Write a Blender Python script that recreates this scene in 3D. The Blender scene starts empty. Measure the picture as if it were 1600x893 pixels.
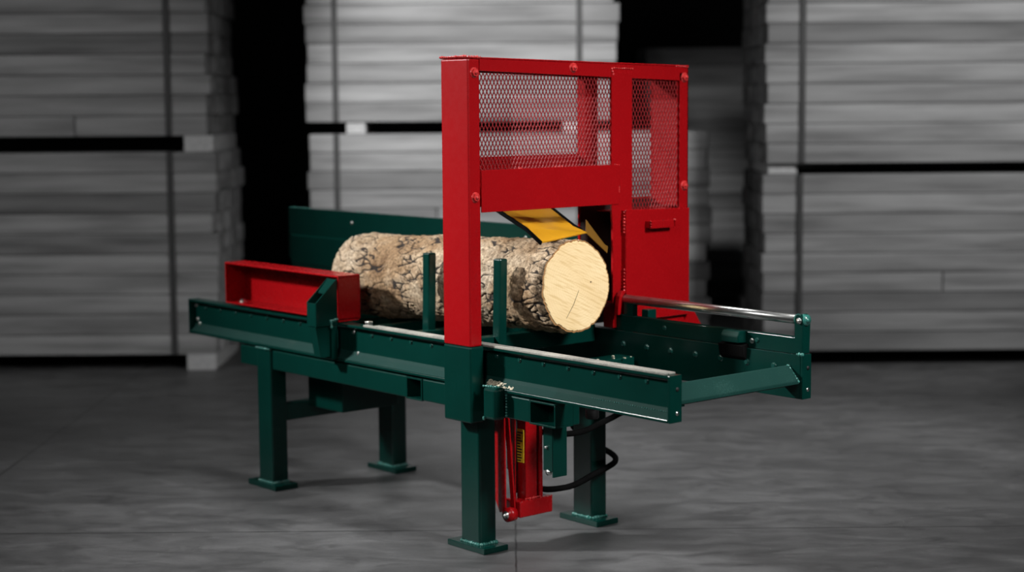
import bpy, bmesh, math, random
from mathutils import Vector, Matrix, noise
random.seed(7)
SC = bpy.context.scene
COL = SC.collection
R = math.radians

# ------------------------------------------------------------------ helpers
WLOC = {}


class MB:
    """collects shapes into one bmesh; build() links them as ONE mesh object"""

    def __init__(self):
        self.bm = bmesh.new()
        self.mi = 0

    def _merge(self, b2, smooth=False):
        for f in b2.faces:
            f.material_index = self.mi
            f.smooth = smooth
        me = bpy.data.meshes.new('tmp')
        b2.to_mesh(me)
        b2.free()
        self.bm.from_mesh(me)
        bpy.data.meshes.remove(me)
        return self

    def box(self, x0, x1, y0, y1, z0, z1, bev=0.004, seg=2, M=None):
        b = bmesh.new()
        bmesh.ops.create_cube(b, size=1)
        for v in b.verts:
            v.co = Vector((x0 + (v.co.x + .5) * (x1 - x0), y0 + (v.co.y + .5) * (y1 - y0), z0 + (v.co.z + .5) * (z1 - z0)))
        m = min(abs(x1 - x0), abs(y1 - y0), abs(z1 - z0))
        bv = min(bev, m * .3)
        if bv > 0:
            bmesh.ops.bevel(b, geom=b.edges[:], offset=bv, segments=seg, affect='EDGES', profile=.5)
        if M:
            bmesh.ops.transform(b, matrix=M, verts=b.verts)
        return self._merge(b)

    def prism(self, pts, ax, a0, a1, bev=0.003, M=None):
        """polygon pts in the plane normal to ax, extruded a0..a1.  ax x:(y,z) y:(x,z) z:(x,y)"""
        b = bmesh.new()
        def mk(p, a):
            return {'x': (a, p[0], p[1]), 'y': (p[0], a, p[1]), 'z': (p[0], p[1], a)}[ax]
        v0 = [b.verts.new(mk(p, a0)) for p in pts]
        v1 = [b.verts.new(mk(p, a1)) for p in pts]
        b.faces.new(v0)
        b.faces.new(v1)
        n = len(pts)
        for i in range(n):
            b.faces.new((v0[i], v0[(i + 1) % n], v1[(i + 1) % n], v1[i]))
        bmesh.ops.recalc_face_normals(b, faces=b.faces[:])
        if bev:
            bmesh.ops.bevel(b, geom=b.edges[:], offset=bev, segments=1, affect='EDGES')
        if M:
            bmesh.ops.transform(b, matrix=M, verts=b.verts)
        return self._merge(b)

    def cyl(self, p0, p1, r, n=20, bev=0.0, r2=None):
        p0, p1 = Vector(p0), Vector(p1)
        b = bmesh.new()
        bmesh.ops.create_cone(b, segments=n, radius1=r, radius2=r if r2 is None else r2, depth=(p1 - p0).length, cap_ends=True)
        if bev:
            es = [e for e in b.edges if abs(e.verts[0].co.z - e.verts[1].co.z) < 1e-6]
            bmesh.ops.bevel(b, geom=es, offset=bev, segments=2, affect='EDGES')
        q = Vector((0, 0, 1)).rotation_difference((p1 - p0).normalized())
        bmesh.ops.transform(b, matrix=Matrix.Translation((p0 + p1) / 2) @ q.to_matrix().to_4x4(), verts=b.verts)
        return self._merge(b, n > 8)

    def ball(self, c, r, s=(1, 1, 1), u=10, v=6):
        b = bmesh.new()
        bmesh.ops.create_uvsphere(b, u_segments=u, v_segments=v, radius=r)
        for w in b.verts:
            w.co = Vector((c[0] + w.co.x * s[0], c[1] + w.co.y * s[1], c[2] + w.co.z * s[2]))
        return self._merge(b, True)

    def weld(self, p0, p1, r=.006, step=.011):
        """a row of overlapping beads"""
        p0, p1 = Vector(p0), Vector(p1)
        n = max(2, int((p1 - p0).length / step))
        for i in range(n + 1):
            c = p0.lerp(p1, i / n)
            k = r * random.uniform(.75, 1.25)
            self.ball(c, k, (random.uniform(.9, 1.2),) * 3, 8, 5)
        return self

    def tube(self, pts, r, n=12, sub=8):
        P = [Vector(p) for p in pts]
        P = [P[0] * 2 - P[1]] + P + [P[-1] * 2 - P[-2]]
        out = []
        for i in range(1, len(P) - 2):
            for k in range(sub):
                t = k / sub
                a, b_, c, d = P[i - 1:i + 3]
                out.append(.5 * ((2 * b_) + (c - a) * t + (2 * a - 5 * b_ + 4 * c - d) * t * t + (3 * b_ - a - 3 * c + d) * t ** 3))
        out.append(P[-2])
        b = bmesh.new()
        rings = []
        up = Vector((0, 0, 1))
        for i, p in enumerate(out):
            d = (out[min(i + 1, len(out) - 1)] - out[max(i - 1, 0)]).normalized()
            s = d.cross(up)
            s = s.normalized() if s.length > 1e-4 else Vector((1, 0, 0))
            u = s.cross(d)
            rings.append([b.verts.new(p + r * (s * math.cos(2 * math.pi * k / n) + u * math.sin(2 * math.pi * k / n))) for k in range(n)])
        for a, c in zip(rings, rings[1:]):
            for k in range(n):
                b.faces.new((a[k], a[(k + 1) % n], c[(k + 1) % n], c[k]))
        b.faces.new(rings[0])
        b.faces.new(rings[-1])
        bmesh.ops.recalc_face_normals(b, faces=b.faces[:])
        return self._merge(b, True)

    def hexbolt(self, p, nrm, r=.011, h=.008):
        p, nrm = Vector(p), Vector(nrm).normalized()
        self.cyl(p - nrm * .002, p + nrm * .002, r * 1.35, 16)
        self.cyl(p, p + nrm * h, r, 6, bev=.0012)
        return self

    def build(self, name, mats, parent=None, local=None):
        if not isinstance(mats, (list, tuple)):
            mats = [mats]
        me = bpy.data.meshes.new(name)
        vs = [v.co for v in self.bm.verts]
        lo = Vector([min(v[i] for v in vs) for i in range(3)])
        hi = Vector([max(v[i] for v in vs) for i in range(3)])
        c = (lo + hi) / 2 if local is None else Vector(local)
        bmesh.ops.translate(self.bm, vec=-c, verts=self.bm.verts)
        self.bm.to_mesh(me)
        self.bm.free()
        for m in mats:
            me.materials.append(m)
        o = bpy.data.objects.new(name, me)
        COL.objects.link(o)
        WLOC[o.name] = c
        if parent is not None:
            o.parent = parent
            o.location = c - WLOC[parent.name]
        else:
            o.location = c
        return o


def tag(o, label=None, cat=None, group=None, kind=None):
    if label: o['label'] = label
    if cat: o['category'] = cat
    if group: o['group'] = group
    if kind: o['kind'] = kind
    return o


def empty(name, loc, rz=0.0):
    o = bpy.data.objects.new(name, None)
    o.empty_display_size = .2
    COL.objects.link(o)
    o.location = loc
    o.rotation_euler = (0, 0, rz)
    WLOC[o.name] = Vector(loc)
    return o


# ------------------------------------------------------------------ materials
def new_mat(name):
    m = bpy.data.materials.new(name)
    m.use_nodes = True
    nt = m.node_tree
    return m, nt, nt.nodes['Principled BSDF']


def ramp(nt, stops, interp='LINEAR'):
    n = nt.nodes.new('ShaderNodeValToRGB')
    n.color_ramp.interpolation = interp
    e = n.color_ramp.elements
    while len(e) < len(stops):
        e.new(.5)
    for i, (p, c) in enumerate(stops):
        e[i].position = p
        e[i].color = (*c, 1) if len(c) == 3 else c
    return n


def coords(nt, scale=(1, 1, 1), rot=(0, 0, 0), kind='Object'):
    tc = nt.nodes.new('ShaderNodeTexCoord')
    mp = nt.nodes.new('ShaderNodeMapping')
    mp.inputs['Scale'].default_value = scale
    mp.inputs['Rotation'].default_value = rot
    nt.links.new(tc.outputs[kind], mp.inputs['Vector'])
    return mp


def noise_n(nt, vec, scale, detail=4, rough=.55, dist=0):
    n = nt.nodes.new('ShaderNodeTexNoise')
    n.inputs['Scale'].default_value = scale
    n.inputs['Detail'].default_value = detail
    n.inputs['Roughness'].default_value = rough
    n.inputs['Distortion'].default_value = dist
    nt.links.new(vec.outputs['Vector'], n.inputs['Vector'])
    return n


def mix(nt, a, b, fac, mode='MIX'):
    n = nt.nodes.new('ShaderNodeMix')
    n.data_type = 'RGBA'
    n.blend_type = mode
    for s, v in ((n.inputs[6], a), (n.inputs[7], b)):
        if isinstance(v, (tuple, list)):
            s.default_value = (*v, 1)
        else:
            nt.links.new(v, s)
    if isinstance(fac, float):
        n.inputs[0].default_value = fac
    else:
        nt.links.new(fac, n.inputs[0])
    return n.outputs[2]


def bump(nt, h, strength, dist=.01):
    n = nt.nodes.new('ShaderNodeBump')
    n.inputs['Strength'].default_value = strength
    n.inputs['Distance'].default_value = dist
    nt.links.new(h, n.inputs['Height'])
    return n.outputs['Normal']


def paint(name, col, rough=.36, coat=.25, wear=.12):
    m, nt, p = new_mat(name)
    v = coords(nt)
    n = noise_n(nt, v, 7, 5, .6)
    r = ramp(nt, [(.3, tuple(c * (1 - wear) for c in col)), (.7, tuple(min(1, c * (1 + wear)) for c in col))])
    nt.links.new(n.outputs['Fac'], r.inputs['Fac'])
    nt.links.new(r.outputs['Color'], p.inputs['Base Color'])
    n2 = noise_n(nt, v, 30, 3, .6)
    r2 = ramp(nt, [(.2, (rough * .94,) * 3), (.8, (rough * 1.08,) * 3)])
    nt.links.new(n2.outputs['Fac'], r2.inputs['Fac'])
    nt.links.new(r2.outputs['Color'], p.inputs['Roughness'])
    p.inputs['Specular IOR Level'].default_value = .28
    p.inputs['Coat Weight'].default_value = coat
    p.inputs['Coat Roughness'].default_value = .25
    n3 = noise_n(nt, v, 90, 2, .5)
    nt.links.new(bump(nt, n3.outputs['Fac'], .05, .001), p.inputs['Normal'])
    return m


def plain(name, col, rough=.5, metal=0.0):
    m, nt, p = new_mat(name)
    v = coords(nt)
    n = noise_n(nt, v, 25, 4, .6)
    r = ramp(nt, [(.25, tuple(c * .8 for c in col)), (.75, tuple(min(1, c * 1.15) for c in col))])
    nt.links.new(n.outputs['Fac'], r.inputs['Fac'])
    nt.links.new(r.outputs['Color'], p.inputs['Base Color'])
    p.inputs['Roughness'].default_value = rough
    p.inputs['Metallic'].default_value = metal
    return m


GREEN_C = (.0006, .0225, .0172)
RED_C = (.265, .0022, .004)
M_GREEN = paint('green_paint', GREEN_C, .24, .0, .08)
M_RED = paint('red_paint', RED_C, .27, .0, .03)
M_REDMESH = paint('red_mesh_paint', (.20, .010, .012), .5, .0, .1)
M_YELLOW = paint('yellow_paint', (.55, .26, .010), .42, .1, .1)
M_YELLOWSHADE = paint('shaded_yellow_paint', (.15, .07, .007), .5, .05, .2)  # darker copy of the yellow, for the wing that lies in shade
M_BLACK = plain('black_rubber_and_shade', (.005, .005, .005), .5)  # rubber of edges and hoses, and the shade under the latch
M_BLACK.node_tree.nodes['Principled BSDF'].inputs['Specular IOR Level'].default_value = 0
M_STEEL = plain('bright_steel', (.62, .62, .60), .28, 1.0)
M_ZINC = plain('zinc_bolt', (.75, .75, .72), .3, 1.0)
M_DARK = plain('dark_metal', (.03, .03, .03), .5, .6)
M_LABEL = plain('sticker_yellow', (.72, .5, .02), .5)
M_PALE = plain('sticker_pale', (.6, .57, .42), .6)
M_SHADE = plain('shade_dark_brown', (.014, .005, .004), .6)  # near-black brown that carries the shade inside the cabinet
M_STRAP = plain('dark_strap', (.035, .035, .035), .6)


def dusty(name, base, dust, lo, hi):
    """paint strewn with sawdust"""
    m, nt, p = new_mat(name)
    v = coords(nt)
    n = noise_n(nt, v, 5, 3, .5)
    s = noise_n(nt, v, 260, 3, .8)
    mul = nt.nodes.new('ShaderNodeMath'); mul.operation = 'MULTIPLY_ADD'
    nt.links.new(n.outputs['Fac'], mul.inputs[0]); mul.inputs[1].default_value = .7
    nt.links.new(s.outputs['Fac'], mul.inputs[2])
    r = ramp(nt, [(0, (0, 0, 0)), (1, (1, 1, 1))])
    mr = nt.nodes.new('ShaderNodeMapRange')
    mr.inputs['From Min'].default_value = lo; mr.inputs['From Max'].default_value = hi
    nt.links.new(mul.outputs[0], mr.inputs['Value'])
    nt.links.new(mix(nt, base, dust, mr.outputs['Result']), p.inputs['Base Color'])
    p.inputs['Roughness'].default_value = .75
    p.inputs['Specular IOR Level'].default_value = .2
    return m


M_DUSTGREEN = dusty('dusty_green_paint', (.0015, .030, .024), (.20, .20, .17), 1.0, 1.6)
M_WEAR = dusty('sawdust_on_worn_rail', (.10, .11, .10), (.40, .37, .32), .65, 1.1)


def bark_mat():
    m, nt, p = new_mat('bark')
    v = coords(nt, (1, 1, 1))
    at = nt.nodes.new('ShaderNodeAttribute'); at.attribute_name = 'fissure'
    fine = noise_n(nt, v, 75, 7, .78, .4)
    mid = noise_n(nt, v, 24, 4, .65)
    big = noise_n(nt, v, 3.4, 4, .6)
    rb = ramp(nt, [(.30, (.24, .14, .065)), (.44, (.44, .30, .17)), (.56, (.58, .46, .32)), (.70, (.64, .55, .43))])
    nt.links.new(big.outputs['Fac'], rb.inputs['Fac'])
    rf = ramp(nt, [(.36, (.10, .075, .055)), (.46, (.55, .50, .44)), (.56, (1, .97, .93)), (.70, (1.35, 1.32, 1.28))])
    nt.links.new(fine.outputs['Fac'], rf.inputs['Fac'])
    c = mix(nt, rb.outputs['Color'], rf.outputs['Color'], .85, 'MULTIPLY')
    rm = ramp(nt, [(.34, (.62, .56, .50)), (.56, (1, 1, 1))])
    nt.links.new(mid.outputs['Fac'], rm.inputs['Fac'])
    c = mix(nt, c, rm.outputs['Color'], .8, 'MULTIPLY')
    # the inside of a fissure is dark dead bark
    jit = nt.nodes.new('ShaderNodeMath'); jit.operation = 'MULTIPLY_ADD'
    nt.links.new(fine.outputs['Fac'], jit.inputs[0]); jit.inputs[1].default_value = .5
    nt.links.new(at.outputs['Fac'], jit.inputs[2])
    cr = nt.nodes.new('ShaderNodeMapRange')
    cr.inputs['From Min'].default_value = .58; cr.inputs['From Max'].default_value = .88
    nt.links.new(jit.outputs[0], cr.inputs['Value'])
    c = mix(nt, c, (.020, .013, .009), cr.outputs[0])
    nt.links.new(c, p.inputs['Base Color'])
    p.inputs['Roughness'].default_value = .9
    hm = nt.nodes.new('ShaderNodeMath'); hm.operation = 'MULTIPLY_ADD'
    nt.links.new(fine.outputs['Fac'], hm.inputs[0]); hm.inputs[1].default_value = 1.0
    nt.links.new(mid.outputs['Fac'], hm.inputs[2])
    nt.links.new(bump(nt, hm.outputs[0], .9, .010), p.inputs['Normal'])
    return m


def cut_mat():
    """sawn end of the log: pale wood with faint rings and saw marks"""
    m, nt, p = new_mat('sawn_wood')
    v = coords(nt)
    w = nt.nodes.new('ShaderNodeTexWave'); w.wave_type = 'RINGS'; w.rings_direction = 'X'
    w.inputs['Scale'].default_value = 26; w.inputs['Distortion'].default_value = 2.5
    w.inputs['Detail'].default_value = 3; w.inputs['Detail Scale'].default_value = 1.5
    nt.links.new(v.outputs['Vector'], w.inputs['Vector'])
    vr = coords(nt, (1, 1, 1), (R(22), 0, 0))
    v2 = nt.nodes.new('ShaderNodeMapping'); v2.inputs['Scale'].default_value = (1, 3.5, 55)
    nt.links.new(vr.outputs[0], v2.inputs['Vector'])
    s = noise_n(nt, v2, 2.2, 4, .6)
    big = noise_n(nt, v, 6, 3, .5)
    r = ramp(nt, [(.3, (.74, .54, .28)), (.7, (.82, .63, .36))])
    nt.links.new(big.outputs['Fac'], r.inputs['Fac'])
    c = mix(nt, r.outputs['Color'], (.62, .42, .19), w.outputs['Fac'])
    n = nt.nodes[-1]
    mx = mix(nt, r.outputs['Color'], c, .16)
    rs = ramp(nt, [(.38, (.80, .72, .58)), (.50, (1, 1, 1))])
    nt.links.new(s.outputs['Fac'], rs.inputs['Fac'])
    mx = mix(nt, mx, rs.outputs['Color'], .7, 'MULTIPLY')
    nt.links.new(mx, p.inputs['Base Color'])
    p.inputs['Roughness'].default_value = .75
    nt.links.new(bump(nt, s.outputs['Fac'], .25, .003), p.inputs['Normal'])
    return m


def lumber_mat():
    m, nt, p = new_mat('grey_lumber')
    oi = nt.nodes.new('ShaderNodeObjectInfo')
    v = coords(nt, (.5, 3, 6))
    cmb = nt.nodes.new('ShaderNodeVectorMath'); cmb.operation = 'ADD'
    sc = nt.nodes.new('ShaderNodeMath'); sc.operation = 'MULTIPLY'; sc.inputs[1].default_value = 40
    nt.links.new(oi.outputs['Random'], sc.inputs[0])
    nt.links.new(v.outputs[0], cmb.inputs[0]); nt.links.new(sc.outputs[0], cmb.inputs[1])
    n = nt.nodes.new('ShaderNodeTexNoise'); n.inputs['Scale'].default_value = 2.2; n.inputs['Detail'].default_value = 4
    nt.links.new(cmb.outputs[0], n.inputs['Vector'])
    r = ramp(nt, [(.3, (.15, .15, .15)), (.5, (.24, .24, .24)), (.72, (.32, .32, .32))])
    nt.links.new(n.outputs['Fac'], r.inputs['Fac'])
    ro = ramp(nt, [(0, (.52, .52, .52)), (.25, (.85, .85, .85)), (1, (1.12, 1.12, 1.12))])
    nt.links.new(oi.outputs['Random'], ro.inputs['Fac'])
    nt.links.new(mix(nt, r.outputs['Color'], ro.outputs['Color'], 1.0, 'MULTIPLY'), p.inputs['Base Color'])
    p.inputs['Roughness'].default_value = .85
    return m


M_BARK = bark_mat()
M_CUT = cut_mat()
M_LUMBER = lumber_mat()
M_BLOCK = plain('grey_block', (.42, .42, .42), .85)

# ------------------------------------------------------------------ camera
CAMP = Vector((4.5404, -4.647, 1.8298))
F_PX = 2671.9
PITCH, YAW, ROLL = R(-6.1476), R(49.3198), R(-.4334)
d = Vector((-math.sin(YAW) * math.cos(PITCH), math.cos(YAW) * math.cos(PITCH), math.sin(PITCH)))
rt = Vector((math.cos(YAW), math.sin(YAW), 0))
up = rt.cross(d)
rt2 = rt * math.cos(ROLL) + up * math.sin(ROLL)
up2 = -rt * math.sin(ROLL) + up * math.cos(ROLL)
cam = bpy.data.cameras.new('camera')
co = bpy.data.objects.new('camera', cam)
COL.objects.link(co)
co.matrix_world = Matrix(((rt2.x, up2.x, -d.x, CAMP.x), (rt2.y, up2.y, -d.y, CAMP.y), (rt2.z, up2.z, -d.z, CAMP.z), (0, 0, 0, 1)))
cam.sensor_width = 36
cam.lens = F_PX / 1600 * 36
cam.clip_end = 100
cam.dof.use_dof = True
cam.dof.focus_distance = 6.7
cam.dof.aperture_fstop = cam.lens / 1000 / .05
SC.camera = co

# the hall's own axes: the stacks and floor joints run square to this direction
DV = Vector((-math.sin(YAW), math.cos(YAW), 0))
RT = Vector((math.cos(YAW), math.sin(YAW), 0))


def hall(lat, dep, z=0.0):
    q = CAMP + DV * dep + RT * lat
    return Vector((q.x, q.y, z))


# ------------------------------------------------------------------ floor and walls
def floor_mat():
    m, nt, p = new_mat('polished_concrete')
    v = coords(nt)           # the floor object is turned to the hall axes: x = across, y = depth
    n1 = noise_n(nt, v, .9, 6, .62, .6)
    v2 = coords(nt, (.9, 1.9, 1))
    n2 = noise_n(nt, v2, 3.2, 7, .68, .8)
    n3 = noise_n(nt, v, 60, 4, .7)
    r = ramp(nt, [(.30, (.040, .040, .0405)), (.5, (.082, .082, .0825)), (.70, (.140, .140, .141))])
    mm = nt.nodes.new('ShaderNodeMath'); mm.operation = 'MULTIPLY_ADD'
    nt.links.new(n2.outputs['Fac'], mm.inputs[0]); mm.inputs[1].default_value = .62
    ms = nt.nodes.new('ShaderNodeMath'); ms.operation = 'MULTIPLY'; ms.inputs[1].default_value = .38
    nt.links.new(n1.outputs['Fac'], ms.inputs[0]); nt.links.new(ms.outputs[0], mm.inputs[2])
    nt.links.new(mm.outputs[0], r.inputs['Fac'])
    v3 = coords(nt, (.75, 1.25, 1))
    n4 = noise_n(nt, v3, 5.5, 9, .74, .5)
    rd = ramp(nt, [(.33, (.50, .50, .50)), (.47, (1, 1, 1)), (.62, (1.06, 1.06, 1.06)), (.72, (1.3, 1.3, 1.3))])
    nt.links.new(n4.outputs['Fac'], rd.inputs['Fac'])
    c = mix(nt, r.outputs['Color'], rd.outputs['Color'], .75, 'MULTIPLY')
    rf = ramp(nt, [(.3, (.8, .8, .8)), (.7, (1.15, 1.15, 1.15))])
    nt.links.new(n3.outputs['Fac'], rf.inputs['Fac'])
    c = mix(nt, c, rf.outputs['Color'], .6, 'MULTIPLY')
    # pale specks of grit
    vs = nt.nodes.new('ShaderNodeTexVoronoi'); vs.inputs['Scale'].default_value = 9
    nt.links.new(v.outputs[0], vs.inputs['Vector'])
    sp = nt.nodes.new('ShaderNodeMath'); sp.operation = 'LESS_THAN'; sp.inputs[1].default_value = .035
    nt.links.new(vs.outputs['Distance'], sp.inputs[0])
    sg = nt.nodes.new('ShaderNodeMath'); sg.operation = 'MULTIPLY'; sg.inputs[1].default_value = .45
    nt.links.new(sp.outputs[0], sg.inputs[0])
    c = mix(nt, c, (.32, .31, .29), sg.outputs[0])
    # saw-cut joints
    wob = noise_n(nt, v, 9, 2, .5)
    sep = nt.nodes.new('ShaderNodeSeparateXYZ'); nt.links.new(v.outputs[0], sep.inputs[0])
    def line(axis, at, wdt):
        a = nt.nodes.new('ShaderNodeMath'); a.operation = 'MULTIPLY_ADD'
        nt.links.new(wob.outputs['Fac'], a.inputs[0]); a.inputs[1].default_value = .008
        nt.links.new(sep.outputs[axis], a.inputs[2])
        s = nt.nodes.new('ShaderNodeMath'); s.operation = 'SUBTRACT'; s.inputs[1].default_value = at + .004
        nt.links.new(a.outputs[0], s.inputs[0])
        ab = nt.nodes.new('ShaderNodeMath'); ab.operation = 'ABSOLUTE'; nt.links.new(s.outputs[0], ab.inputs[0])
        l = nt.nodes.new('ShaderNodeMapRange'); l.inputs['From Min'].default_value = wdt; l.inputs['From Max'].default_value = wdt * .4
        nt.links.new(ab.outputs[0], l.inputs['Value'])
        return l.outputs[0]
    l = None
    for ax, at, wd in ((0, -2.56, .007), (0, .008, .006), (1, 7.2, .008)):
        k = line(ax, at, wd)
        if l is None: l = k
        else:
            x = nt.nodes.new('ShaderNodeMath'); x.operation = 'MAXIMUM'
            nt.links.new(l, x.inputs[0]); nt.links.new(k, x.inputs[1]); l = x.outputs[0]
    brk = noise_n(nt, v, 5, 3, .7)
    bk = nt.nodes.new('ShaderNodeMapRange'); bk.inputs['From Min'].default_value = .3; bk.inputs['From Max'].default_value = .6
    bk.inputs['To Min'].default_value = .45; bk.inputs['To Max'].default_value = .95
    nt.links.new(brk.outputs['Fac'], bk.inputs['Value'])
    lm = nt.nodes.new('ShaderNodeMath'); lm.operation = 'MULTIPLY'
    nt.links.new(l, lm.inputs[0]); nt.links.new(bk.outputs[0], lm.inputs[1])
    c = mix(nt, c, (.012, .012, .012), lm.outputs[0])
    nt.links.new(c, p.inputs['Base Color'])
    rr = ramp(nt, [(.3, (.36,) * 3), (.7, (.55,) * 3)])
    nt.links.new(n2.outputs['Fac'], rr.inputs['Fac'])
    nt.links.new(rr.outputs['Color'], p.inputs['Roughness'])
    p.inputs['Specular IOR Level'].default_value = .35
    nt.links.new(bump(nt, n2.outputs['Fac'], .15, .004), p.inputs['Normal'])
    return m


fb = MB(); fb.box(-10, 10, -4, 19, -.2, 0, 0)
fl = fb.build('floor', floor_mat(), local=(0, 0, 0))
fl.location = (CAMP.x, CAMP.y, 0); fl.rotation_euler = (0, 0, YAW)
tag(fl, kind='structure')
M_WALL = plain('dark_wall', (.02, .02, .02), .9)
wb = MB(); wb.box(-10, 10, 18.8, 19, 0, 6, 0)
wo = wb.build('wall_back', M_WALL, local=(0, 0, 0))
wo.location = (CAMP.x, CAMP.y, 0); wo.rotation_euler = (0, 0, YAW)
tag(wo, kind='structure')

# ------------------------------------------------------------------ lumber stacks
def bundle(label, lat0, lat1, dep, z0, z1, rows, straps=(), group=None, depth=1.15, seed=0, spl=()):
    """one strapped pack of boards; front boards are parts of their own"""
    rnd = random.Random(seed)
    c = hall((lat0 + lat1) / 2, dep, z0)
    root = empty('lumber_bundle', c, YAW)
    tag(root, label, 'lumber pack', group)
    L = lat1 - lat0
    h = (z1 - z0) / rows
    def part(mb, name, mat):
        o = mb.build(name, mat, None, local=(0, 0, 0))
        o.parent = root
        o.location = (0, 0, 0)
        return o
    inner = MB()
    for k in range(rows):
        a, b = k * h, (k + 1) * h - .003
        e0, e1 = -L / 2 + rnd.uniform(0, .03), L / 2 - rnd.uniform(0, .05)
        j = rnd.uniform(0, .008)
        cut = [e0]
        if L > 2.4 and rnd.random() < .2:
            cut.append(rnd.uniform(-L * .3, L * .3))
        cut.append(e1)
        for p0, p1 in zip(cut, cut[1:]):
            mb = MB(); mb.box(p0 + .003, p1 - .003, j, .16, a, b, .008)
            o = part(mb, 'board', M_LUMBER)
        for q in range(1, 6):
            inner.box(-L / 2 + rnd.uniform(0, .04), L / 2 - rnd.uniform(0, .06), q * depth / 6 + .003, (q + 1) * depth / 6 - .003, a, b, .006, 1)
    io = part(inner, 'board', M_LUMBER)
    io['kind'] = 'stuff'
    for s in straps:
        x = s - (lat0 + lat1) / 2
        mb = MB()
        mb.box(x - .02, x + .02, -.012, -.002, .002, z1 - z0 - .004, .002)
        mb.box(x - .02, x + .02, -.012, depth + .01, z1 - z0 - .0045, z1 - z0 - .0005, .001)
        part(mb, 'strap', M_STRAP)
    return root


def block(label, lat, dep, z0, z1, w=.13, dl=1.0):
    mb = MB(); mb.box(-w / 2, w / 2, .02, dl, 0, z1 - z0, .006)
    o = mb.build('spacer_block', M_BLOCK, local=(0, 0, 0))
    o.location = hall(lat, dep, z0); o.rotation_euler = (0, 0, YAW)
    tag(o, label, 'spacer block', 'timber spacers under and between the lumber packs')
    return o


G = 'strapped lumber packs stacked behind the machine'
bundle('lower grey lumber pack of the left stack, standing on floor blocks', -5.2, -2.0, 11.7, .11, 1.505, 10, (-2.33,), G, seed=1)
bundle('upper grey lumber pack of the left stack, resting on a spacer block', -5.2, -2.02, 11.7, 1.615, 3.0, 10, (-2.33,), G, seed=2)
bundle('lower grey lumber pack of the middle stack, half hidden by the machine', -1.49, 1.477, 12.5, .11, 1.605, 11, (-1.27, .50), G, seed=3)
bundle('upper grey lumber pack of the middle stack, behind the red guard', -1.5, .80, 12.5, 1.69, 3.1, 10, (-1.27, .50), G, seed=4)
bundle('lower grey lumber pack of the right stack, standing on floor blocks', 1.713, 5.0, 11.7, .10, 1.322, 9, (1.975,), G, seed=5)
bundle('upper grey lumber pack of the right stack, over the dark gap', 1.72, 5.0, 11.7, 1.395, 2.75, 10, (1.985,), G, seed=6)
block('timber block on the floor under the right end of the left lumber stack', -2.15, 11.68, 0, .11, .2)
block('timber block on the floor under the left lumber stack, out at the photo edge', -4.6, 11.7, 0, .11, .14)
block('timber block between the two packs of the left lumber stack', -2.13, 11.68, 1.505, 1.615, .2)
block('timber block between the packs of the left stack, beyond the photo edge', -4.6, 11.7, 1.505, 1.615, .14)
block('timber block between the two packs of the middle stack, near its left strap', -1.13, 12.5, 1.605, 1.69, .14)
block('timber block between the packs of the middle stack, behind the red guard', .45, 12.5, 1.605, 1.69, .14)
block('timber block on the floor under the left end of the middle stack', -1.2, 12.5, 0, .11, .14)
block('timber block on the floor under the right end of the middle stack', 1.1, 12.5, 0, .11, .14)
block('timber block on the floor under the right lumber stack, behind the silver bar', 1.95, 11.74, 0, .10, .14)
block('timber block on the floor under the right lumber stack, out at the photo edge', 4.4, 11.74, 0, .10, .14)
block('timber block between the two packs of the right stack, near the strap', 1.86, 11.72, 1.322, 1.395, .2)
block('timber block between the packs of the right stack, beyond the photo edge', 4.4, 11.72, 1.322, 1.395, .14)
bundle('dim far lumber pack seen in the gap right of the red guard', 1.2, 3.0, 15.5, .02, 2.3, 14, (), None, seed=9)

# ------------------------------------------------------------------ the machine
root = empty('log_saw', (-1.35, .06, 0))
tag(root, 'green and red steel log saw with mesh guard, standing on four legs in the hall', 'log saw')

X0, X1 = -3.0446, .330          # rails
YA, YB = -.288, -.2254          # near rail: outer flange edge, back
ZT, ZB = .8504, .6785
YC, YD = .4446, .4964           # far rail


def leg(x0, y0, ztop, near):
    m = MB(); m.box(x0, x0 + .123, y0, y0 + .09, .024, ztop, .01, 3)
    o = m.build('leg', M_GREEN, root)
    mx = .059
    m = MB(); m.box(x0 - mx, x0 + .123 + mx, y0 - .026, y0 + .09 + .012, 0, .024, .003)
    m.build('foot_plate', M_GREEN, o)
    m = MB()
    m.weld((x0 + .008, y0 - .003, .027), (x0 + .115, y0 - .003, .027), .0075, .012)
    m.weld((x0 + .126, y0 + .006, .027), (x0 + .126, y0 + .084, .027), .0075, .012)
    m.build('weld_bead', M_GREEN_W, o)
    return o


M_GREEN_W = paint('green_weld', (.03, .15, .125), .13, 1.0, .1)  # bright glint of the beads put into a paler base green
M_SCUFFSHEEN = dusty('scuffed_sheen_green', (.001, .029, .023), (.05, .13, .11), .95, 1.35)  # real scuffs, plus the tilted face's bright sheen put into paler green
M_GREENMATT = dusty('matt_green_paint', (.0008, .026, .020), (.03, .08, .065), .9, 1.6)
M_BOLT = paint('green_bolt', (.004, .045, .036), .15, .8, .1)
M_RED_W = paint('red_weld', (.5, .03, .03), .16, .8, .1)
legs = [leg(-2.415, -.288, .675, True), leg(-.867, -.288, .66, True), leg(-2.33, .362, .66, False), leg(-.888, .362, .66, False)]
m = MB(); m.weld((-2.41, -.291, .672), (-2.30, -.291, .672), .006); m.build('weld_bead', M_GREEN_W, legs[0])
m = MB(); m.box(-2.285, -2.245, .3585, .3615, .42, .47, .0005); m.build('paper_tag', M_PALE, legs[2])['label'] = 'small pale paper tag'

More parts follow.
